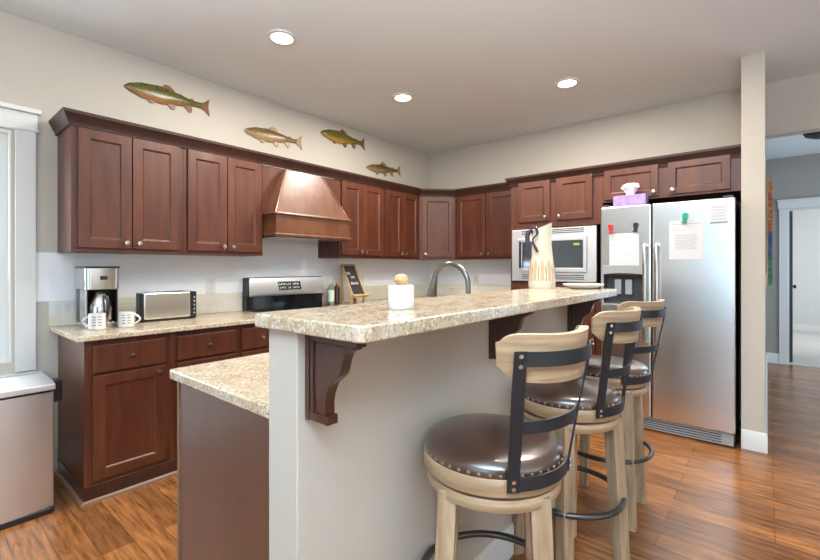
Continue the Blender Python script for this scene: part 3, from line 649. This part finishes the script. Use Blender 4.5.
BZ = 1.1605
t = thing('canister', 'small white canister with a round wooden knob on the bar top', 'canister', (2.600, -3.575, BZ), None)
MB().lathe([(0, BZ), (.037, BZ), (.0385, BZ+.004), (.0385, BZ+.066), (.037, BZ+.069), (0, BZ+.069)], (2.600, -3.575), 36).build('body', WHITE, t)
MB().lathe([(0, BZ+.0695), (.012, BZ+.0695), (.019, BZ+.076), (.022, BZ+.085), (.018, BZ+.095), (.008, BZ+.100), (0, BZ+.101)], (2.600, -3.575), 24).build('knob', KNOBW, t)

PX, PY = 2.440, -2.175
t = thing('pitcher', 'tall cream ceramic pitcher painted with orange leaves on the bar top', 'pitcher', (PX, PY, BZ), None)
def pr_(z): # radius of the pitcher at height z above the bar
    P = [(0, .070), (.02, .074), (.05, .074), (.10, .069), (.18, .059), (.25, .053), (.31, .050), (.36, .052)]
    for (a, ra), (b, rb) in zip(P, P[1:]):
        if a <= z <= b: return ra+(rb-ra)*(z-a)/(b-a)
    return P[-1][1]
rings = []; n = 40; sd = math.radians(35)
hs_ = [0, .008, .02, .035, .05, .08, .12, .16, .20, .25, .30, .33]
for z in hs_: rings.append([(PX+pr_(z)*math.cos(2*PI*i/n), PY+pr_(z)*math.sin(2*PI*i/n), BZ+z) for i in range(n)])
def rim(k, dz):
    out = []
    for i in range(n):
        a = 2*PI*i/n; s = max(0, math.cos(a-sd)); r = (.052+.003*s**4)*k; out.append((PX+r*math.cos(a), PY+r*math.sin(a), BZ+.350+.020*math.cos(a-sd)+dz))
    return out
rings += [rim(1, 0), rim(.93, 0)]
for z in (.30, .1, .02): rings.append([(PX+(pr_(z)-.006)*math.cos(2*PI*i/n), PY+(pr_(z)-.006)*math.sin(2*PI*i/n), BZ+z) for i in range(n)])
pb = MB().loft(rings).build('body', CREAM, t, smooth=60)
def on(a, z, k=.0012): r = pr_(z)+k; return (PX+r*math.cos(a), PY+r*math.sin(a), BZ+z)
for nm, mm, offs, hh in (('orange_leaves', ORANGE, 0, .165), ('green_leaves', GREENG, .5, .13)):
    m = MB(); K = 11
    for j in range(K):
        a0 = 2*PI*(j+offs)/K; prof = [(.045, .06), (.06, .13), (.10, .11), (.13, .15 if offs == 0 else .05), (.15 if offs == 0 else .12, .08), (hh, .01)]
        if offs: prof = [(.045, .05), (.07, .03), (.10, .06), (.12, .04), (.135, .01)]
        L_ = [on(a0-w, z) for z, w in prof]; R_ = [on(a0+w, z) for z, w in prof]; c_ = [on(a0, z, .0016) for z, w in prof]
        for i in range(len(prof)-1):
            m.add([L_[i], c_[i], c_[i+1], L_[i+1]], [(0,1,2,3)]); m.add([c_[i], R_[i], R_[i+1], c_[i+1]], [(0,1,2,3)])
    m.build(nm, mm, pb, smooth=0)
m = MB(); ha = math.radians(212)
hx, hy = math.cos(ha), math.sin(ha)
hp = [(.046, .318), (.062, .330), (.075, .322), (.081, .295), (.079, .26), (.072, .225), (.065, .19), (.058, .165)]
m.tube([(PX+hx*r, PY+hy*r, BZ+z) for r, z in hp], [.010, .012, .013, .013, .012, .011, .010, .011], 12); m.build('handle', PURPLE, t)
m = MB(); ra = math.radians(262); rx, ry = math.cos(ra), math.sin(ra)
m.tube([(PX+rx*r+o, PY+ry*r, BZ+z) for r, z, o in ((.055, .345, -.02), (.059, .335, 0), (.058, .315, .006), (.058, .30, .002), (.059, .28, -.02), (.061, .25, -.015), (.064, .225, .0), (.064, .205, .01))], [.006, .008, .008, .005, .005, .006, .008, .007], 10); m.build('handle_scroll', PURPLE, t)

t = tag(MB().lathe([(0, BZ), (.065, BZ), (.075, BZ+.004), (.108, BZ+.020), (.112, BZ+.026), (.108, BZ+.027), (.075, BZ+.011), (0, BZ+.009)], (2.622, -2.033), 48).build('plate', WHITE), 'shallow white plate beside the pitcher on the bar top', 'plate')

# ------------------------------------------------------------ bar stools
def stool(label, x, y, back, base):
    t = thing('bar_stool', label, 'bar stool', (x, y, 0), 'swivel bar stools along the bar')
    m = MB(); m.lathe([(0, .70), (.200, .70), (.206, .715), (.207, .735), (.200, .748), (.180, .758), (.13, .766), (.07, .770), (0, .771)], n=56); m.m = 1
    for k in range(46):
        a = 2*PI*k/46; c = Vector((.2065*math.cos(a), .2065*math.sin(a), .727)); u = Vector((math.cos(a), math.sin(a), 0)); s_ = Vector((-math.sin(a), math.cos(a), 0)); zz = Vector((0, 0, 1))
        rg = [[c+(s_*math.cos(q)+zz*math.sin(q))*.0055*w+u*d for q in [2*PI*i/8 for i in range(8)]] for w, d in ((1, -.001), (.8, .002), (.3, .0035))]
        m.loft(rg)
    return t, m
def build_stool(label, x, y, back, base):
    t, m = stool(label, x, y, back, base)
    T = Matrix.Translation((x, y, .014)); m.v = [T @ v for v in m.v]
    m.build('cushion', [LEATHER, STUD], t, smooth=40)
    m = MB(); m.lathe([(.0, .684), (.206, .684), (.209, .688), (.209, .728), (.206, .732), (.0, .7135)], (x, y), 56); m.build('seat_ring', OAKH, t, smooth=40)
    m = MB(); m.lathe([(0, .672), (.17, .672), (.17, .6838), (0, .6838)], (x, y), 40); m.build('swivel_plate', BLACKM, t)
    m = MB(); rr = []
    m.lathe([(.0, .638), (.196, .638), (.199, .642), (.199, .668), (.196, .672), (.0, .672)], (x, y), 56); m.build('apron', OAKH, t, smooth=40)
    for k in range(4):
        a = base+PI/4+k*PI/2; m = MB(); rg = []
        for z, rc, hw in ((0, .214, .023), (.30, .198, .025), (.60, .180, .027), (.665, .177, .027)):
            rg.append([(x+rc*math.cos(a)+hw*(c*math.cos(base)-d*math.sin(base)), y+rc*math.sin(a)+hw*(c*math.sin(base)+d*math.cos(base)), z) for c, d in ((-1, -1), (1, -1), (1, 1), (-1, 1))])
        m.loft(rg); m.build('leg', OAK, t, bevel=.003)
    m = MB(); m.tube([(x+.218*math.cos(2*PI*i/48), y+.218*math.sin(2*PI*i/48), .330) for i in range(48)], .0115, 12, closed=True); m.build('foot_ring', RINGM, t)
    h = math.radians(32); m = MB(); ox, oy = x+math.cos(back)*.068, y+math.sin(back)*.068
    def RZ(z): return .2125+.034*(max(0, z-.72)/.35)**1.2
    for s_ in (-1, 1):
        a = back+s_*h; u = (math.cos(a), math.sin(a)); w = (-math.sin(a), math.cos(a)); rg = []
        for z in (.706, .745, .79, .87, .96, 1.078):
            R0 = RZ(z)+(.027 if z > .96 else .004 if z < .74 else .004+.023*(z-.735)/.2); R0 = RZ(z)+.004+.026*max(0, (z-.74)/.32)
            rg.append([(x+u[0]*(R0+d)+w[0]*e, y+u[1]*(R0+d)+w[1]*e, z) for d, e in ((0, -.016), (.006, -.016), (.006, .016), (0, .016))])
        m.loft(rg)
        m.m = 1
        for z in (.716, .734, 1.04, 1.066):
            R0 = RZ(z)+.010+.026*max(0, (z-.74)/.32); c = Vector((x+u[0]*R0, y+u[1]*R0, z)); m.cyl(c, c+Vector((u[0], u[1], 0))*.003, .0055, n=10)
        m.m = 0
    for z0, z1, k in ((.706, .742, 0), (.862, .894, 0), (1.040, 1.076, 0)):
        R0 = RZ((z0+z1)/2)+.004+.026*max(0, ((z0+z1)/2-.74)/.32); (m.arc((x, y), R0-.003, R0+.002, back-h, back+h, z0, z1, 24) if z0 < 1 else m.arc((ox, oy), .2175, .2225, back-math.radians(42), back+math.radians(42), z0, z1, 24))
    m.build('back_frame', [BLACKM, STEELD], t, smooth=30)
    m = MB(); rg = []; ww = math.radians(57); n = 30; ox, oy = x+math.cos(back)*.068, y+math.sin(back)*.068
    for i in range(n+1):
        s_ = math.sin(PI/2*(-1+2*i/n)); a = back+ww*s_; f = max((1-min(1, abs(s_))**7)**.45, .5)
        zc = 1.054+.010*s_*s_; zh = .061*f; R0 = .196
        rg.append([(ox+math.cos(a)*R, oy+math.sin(a)*R, z) for R, z in ((R0-.016, zc-zh), (R0+.008, zc-zh), (R0+.020, zc+zh), (R0-.004, zc+zh))])
    m.loft(rg); m.build('top_rail', OAKH, t, bevel=.005, seg=3)
build_stool('brown leather swivel bar stool nearest the camera', 2.775, -3.352, math.radians(-15), math.radians(30))
build_stool('brown leather swivel bar stool in the middle of the three', 2.760, -2.668, math.radians(-6), math.radians(62))
build_stool('brown leather swivel bar stool farthest away, next to the refrigerator', 2.752, -2.075, math.radians(-19), math.radians(3))

# ------------------------------------------------------------ trash can
t = thing('trash_can', 'rectangular stainless steel trash can under the window', 'trash can', (.42, -4.24, 0), None)
TY0, TY1, TA, TB = -4.50, -3.992, .26, .560
MB().prism([(TA, TY0), (TB-.024, TY0)]+[(TB-.018+.018*(1-abs(2*k/24-1)**2.5), TY0+(TY1-TY0)*(.006+.988*k/24)) for k in range(25)]+[(TB-.024, TY1), (TA, TY1)], .028, .632).build('body', STEELM, t, bevel=.003)
MB().prism(rrect(TA-.004, TB+.004, TY0-.004, TY1+.004, .03), 0, .028).build('base', BLACKP, t, bevel=.003)
MB().prism(rrect(TA, TB+.001, TY0, TY1, .03), .632, .642).build('rim', BLACKP, t)
for a, b in ((TY0-.003, (TY0+TY1)/2-.001), ((TY0+TY1)/2+.001, TY1+.003)):
    m = MB(); m.M = Matrix(((1, 0, 0, 0), (0, 1, 0, 0), (0, 0, 1, 0), (0, 0, 0, 1)))
    m.prism([(TA-.003, .642), (TB+.005, .642), (TB+.004, .672), (TB-.06, .680), ((TA+TB)/2, .684), (TA+.04, .688), (TA-.003, .680)], a, b, 'y'); m.build('lid_flap', STEELM, t, bevel=.004)
B1(.44, .505, TY1+.0035, TY1+.042, .560, .676).build('hinge_clip', BLACKP, t, bevel=.006)

# ------------------------------------------------------------ carved fish on the wall
def fish(label, nose, tail, up, lo, mats, upto, fins):
    y0, z0 = nose; y1, z1 = tail; L_ = math.hypot(y1-y0, z1-z0); ang = math.atan2(z1-z0, y1-y0)
    t = thing('wall_fish', label, 'fish ornament', (0, (y0+y1)/2, (z0+z1)/2), 'painted wooden fish above the wall cabinets')
    ca, sa_ = math.cos(ang), math.sin(ang)
    def T(u, v, x): u *= L_; v *= L_; return (x, y0+u*ca-v*sa_, z0+u*sa_+v*ca)
    def ip(P, u):
        for (a, b), (c, d) in zip(P, P[1:]):
            if a <= u <= c: s = (u-a)/(c-a); s = s*s*(3-2*s); return b+(d-b)*s
        return P[-1][1]
    us = [i/28*.90 for i in range(29)]; rings = []
    for u in us:
        a, b = ip(up, u), ip(lo, u); c = (a+b)/2; hh = max((a-b)/2, .004); th = .022*min(1, hh/.06)
        ring = [T(u, c-hh, .0005)]+[T(u, c-hh*math.cos(PI*k/12), .002+th*math.sin(PI*k/12)) for k in range(13)]+[T(u, c+hh, .0005)]
        rings.append(ring)
    MB().loft(rings).build('body', mats[0], t, smooth=50)
    for nm, P in fins:
        m = MB(); m.prism([(T(u, v, 0)[1], T(u, v, 0)[2]) for u, v in P], .001, .010, 'x'); m.build(nm, mats[1], t, bevel=.002)
    e = T(.095, ip(up, .095)*.35+ip(lo, .095)*.65*.2+.012, 0)
    MB().lathe([(0, .014), (.007, .014), (.006, .022), (0, .0235)], (e[1], e[2]), 12, 'x').build('eye', BLACKP, t)
UP = [(0, .01), (.06, .055), (.2, .09), (.40, .105), (.6, .075), (.78, .04), (.90, .035)]
LO = [(0, -.01), (.06, -.045), (.2, -.085), (.40, -.10), (.6, -.07), (.78, -.035), (.90, -.03)]
FINS = [('dorsal_fin', [(.40, .095), (.45, .150), (.50, .145), (.55, .11), (.58, .07)]), ('adipose_fin', [(.72, .045), (.78, .065), (.80, .035)]),
    ('pectoral_fin', [(.23, -.07), (.27, -.125), (.32, -.12), (.34, -.085)]), ('pelvic_fin', [(.46, -.085), (.52, -.15), (.56, -.135), (.57, -.065)]),
    ('anal_fin', [(.66, -.05), (.73, -.13), (.77, -.12), (.77, -.03)]), ('tail_fin', [(.88, .03), (.94, .06), (1.0, .115), (.985, .0), (1.0, -.115), (.94, -.06), (.88, -.03)])]
FG = fish_mat('olive_trout_paint', (.11, .10, .012), (.33, .15, .05), (.02, .022, .004), -.06, .04)
FP = fish_mat('pale_trout_paint', (.15, .10, .03), (.42, .25, .12), (.07, .035, .012), -.06, .06)
FY = fish_mat('yellow_trout_paint', (.12, .10, .015), (.38, .22, .04), (.04, .025, .006), -.06, .05)
FO = fish_mat('tan_trout_paint', (.10, .065, .02), (.29, .19, .09), (.04, .025, .01), -.05, .05)
FINO = mat('orange_fin_paint', (.17, .06, .025), rough=.4); FINT = mat('tan_fin_paint', (.30, .17, .07), rough=.4); FIND = mat('brown_fin_paint', (.17, .075, .03), rough=.4)
fish('olive and orange painted trout, leftmost and largest, above the first cabinet', (-3.517, 2.537), (-2.927, 2.552), [(u, v*1.1) for u, v in UP], [(u, v*1.1) for u, v in LO], (FG, FINO), 0, FINS)
fish('pale pinkish painted trout above the cabinet left of the hood', (-2.632, 2.445), (-2.043, 2.470), UP, LO, (FP, FINT), 0, FINS)
fish('yellow-green painted trout high above the range hood\'s right side', (-1.816, 2.625), (-1.214, 2.640), [(u, v*1.08) for u, v in UP], [(u, v*1.08) for u, v in LO], (FY, FIND), 0, FINS)
fish('brownish tan painted trout nearest the corner of the room', (-1.182, 2.392), (-.614, 2.445), [(u, v*.85) for u, v in UP], [(u, v*.85) for u, v in LO], (FO, FINT), 0, FINS)

# ------------------------------------------------------------ ceiling lights
def can(label, x, y):
    t = thing('ceiling_light', label, 'ceiling light', (x, y, H), 'recessed ceiling lights')
    MB().lathe([(.066, H-.0005), (.094, H-.0005), (.092, H-.008), (.070, H-.012), (.066, H-.006)], (x, y), 40).build('trim_ring', TRIM, t)
    MB().lathe([(0, H-.001), (.067, H-.001), (.067, H-.007), (.04, H-.011), (0, H-.012)], (x, y), 32).build('lens', LAMP, t)
    l = bpy.data.lights.new('can_lamp', 'AREA'); l.shape = 'DISK'; l.size = .13; l.energy = CAN_POWER; l.color = (1, .95, .87)
    o = bpy.data.objects.new('can_lamp', l); C.objects.link(o); o.parent = t; o.location = (0, 0, -.014)
can('recessed ceiling light nearest the camera, above the left counter', 1.010, -2.925)
can('recessed ceiling light between the other two, toward the corner', .974, -1.684)
can('recessed ceiling light in front of the microwave tower and refrigerator', 2.182, -1.057)

# ------------------------------------------------------------ outlets, switches, hall things
def plate(label, o, u, n, w, h, cat='outlet', toggles=1, group='wall outlets'):
    t = thing('wall_outlet', label, cat, o, group)
    m = MB(); m.M = frame_at(o, u, n); m.prism(rrect(-w/2, w/2, -h/2, h/2, .004), .0002, .006); m.build('cover_plate', TRIM, t, bevel=.001)
    for k in range(toggles):
        m = MB(); m.M = frame_at(o, u, n); c = (k-(toggles-1)/2)*.046; m.prism(rrect(c-.016, c+.016, -.033, .033, .003), .0062, .0085); m.build('receptacle', WHITE, t)
plate('white wall outlet above the backsplash between toaster and stove', (.0032, -2.915, 1.131), Y, X, .075, .118)
plate('wide outlet on the tile backsplash at the counter end', (.0102, -3.855, 1.022), Y, X, .122, .080, toggles=2)
plate('white wall outlet behind the small chalkboard', (.0032, -1.265, 1.130), Y, X, .075, .118)
plate('white outlet on the back wall behind the faucet', (.70, -.0032, 1.135), X, NY, .075, .118)
plate('white outlet low on the far bedroom wall', (4.07, 7.0998, .42), X, NY, .080, .118)
plate('white light switch on the hall side of the fridge wall', (3.4102, .25, 1.17), Y, X, .075, .118, 'light switch', group=None)
t = thing('wall_art', 'tall colourful textured artwork on the hall wall, seen edge-on', 'artwork', (3.41, 1.1, 1.6), None)
m = MB(); m.box(3.4105, 3.428, 1.0, 1.75, 1.10, 2.165); m.build('backing', PINE, t)
ART = [(.52, .13, .05), (.60, .30, .10), (.50, .10, .06), (.55, .22, .05), (.06, .10, .22), (.08, .13, .30), (.05, .20, .12), (.10, .26, .12)]
am = [mat('art_paint', c, rough=.6) for c in ART]
m = MB(); random.seed(5)
for r in range(30):
    for c in range(9):
        z = 1.104+r*.0353; m.m = (random.choice((0, 1, 2, 3)) if r > 14 else random.choice((4, 5)) if r > 7 else random.choice((6, 7)))
        d = random.uniform(.018, .036); y = 1.004+c*.0826; m.box(3.428, 3.428+d, y, y+.078, z, z+.031)
m.build('relief', am, t, smooth=0)
t = thing('hall_ceiling_light', 'dark bronze ceiling fixture in the hall', 'ceiling light', (3.86, 1.45, 2.73), None)
MB().lathe([(0, 2.7295), (.07, 2.7295), (.07, 2.71), (.03, 2.70), (.03, 2.68), (0, 2.68)], (3.86, 1.45), 24).build('canopy', BLACKM, t)
MB().lathe([(0, 2.68), (.12, 2.675), (.16, 2.65), (.14, 2.615), (.08, 2.59), (0, 2.585)], (3.86, 1.45), 32).build('shade', BLACKM, t)
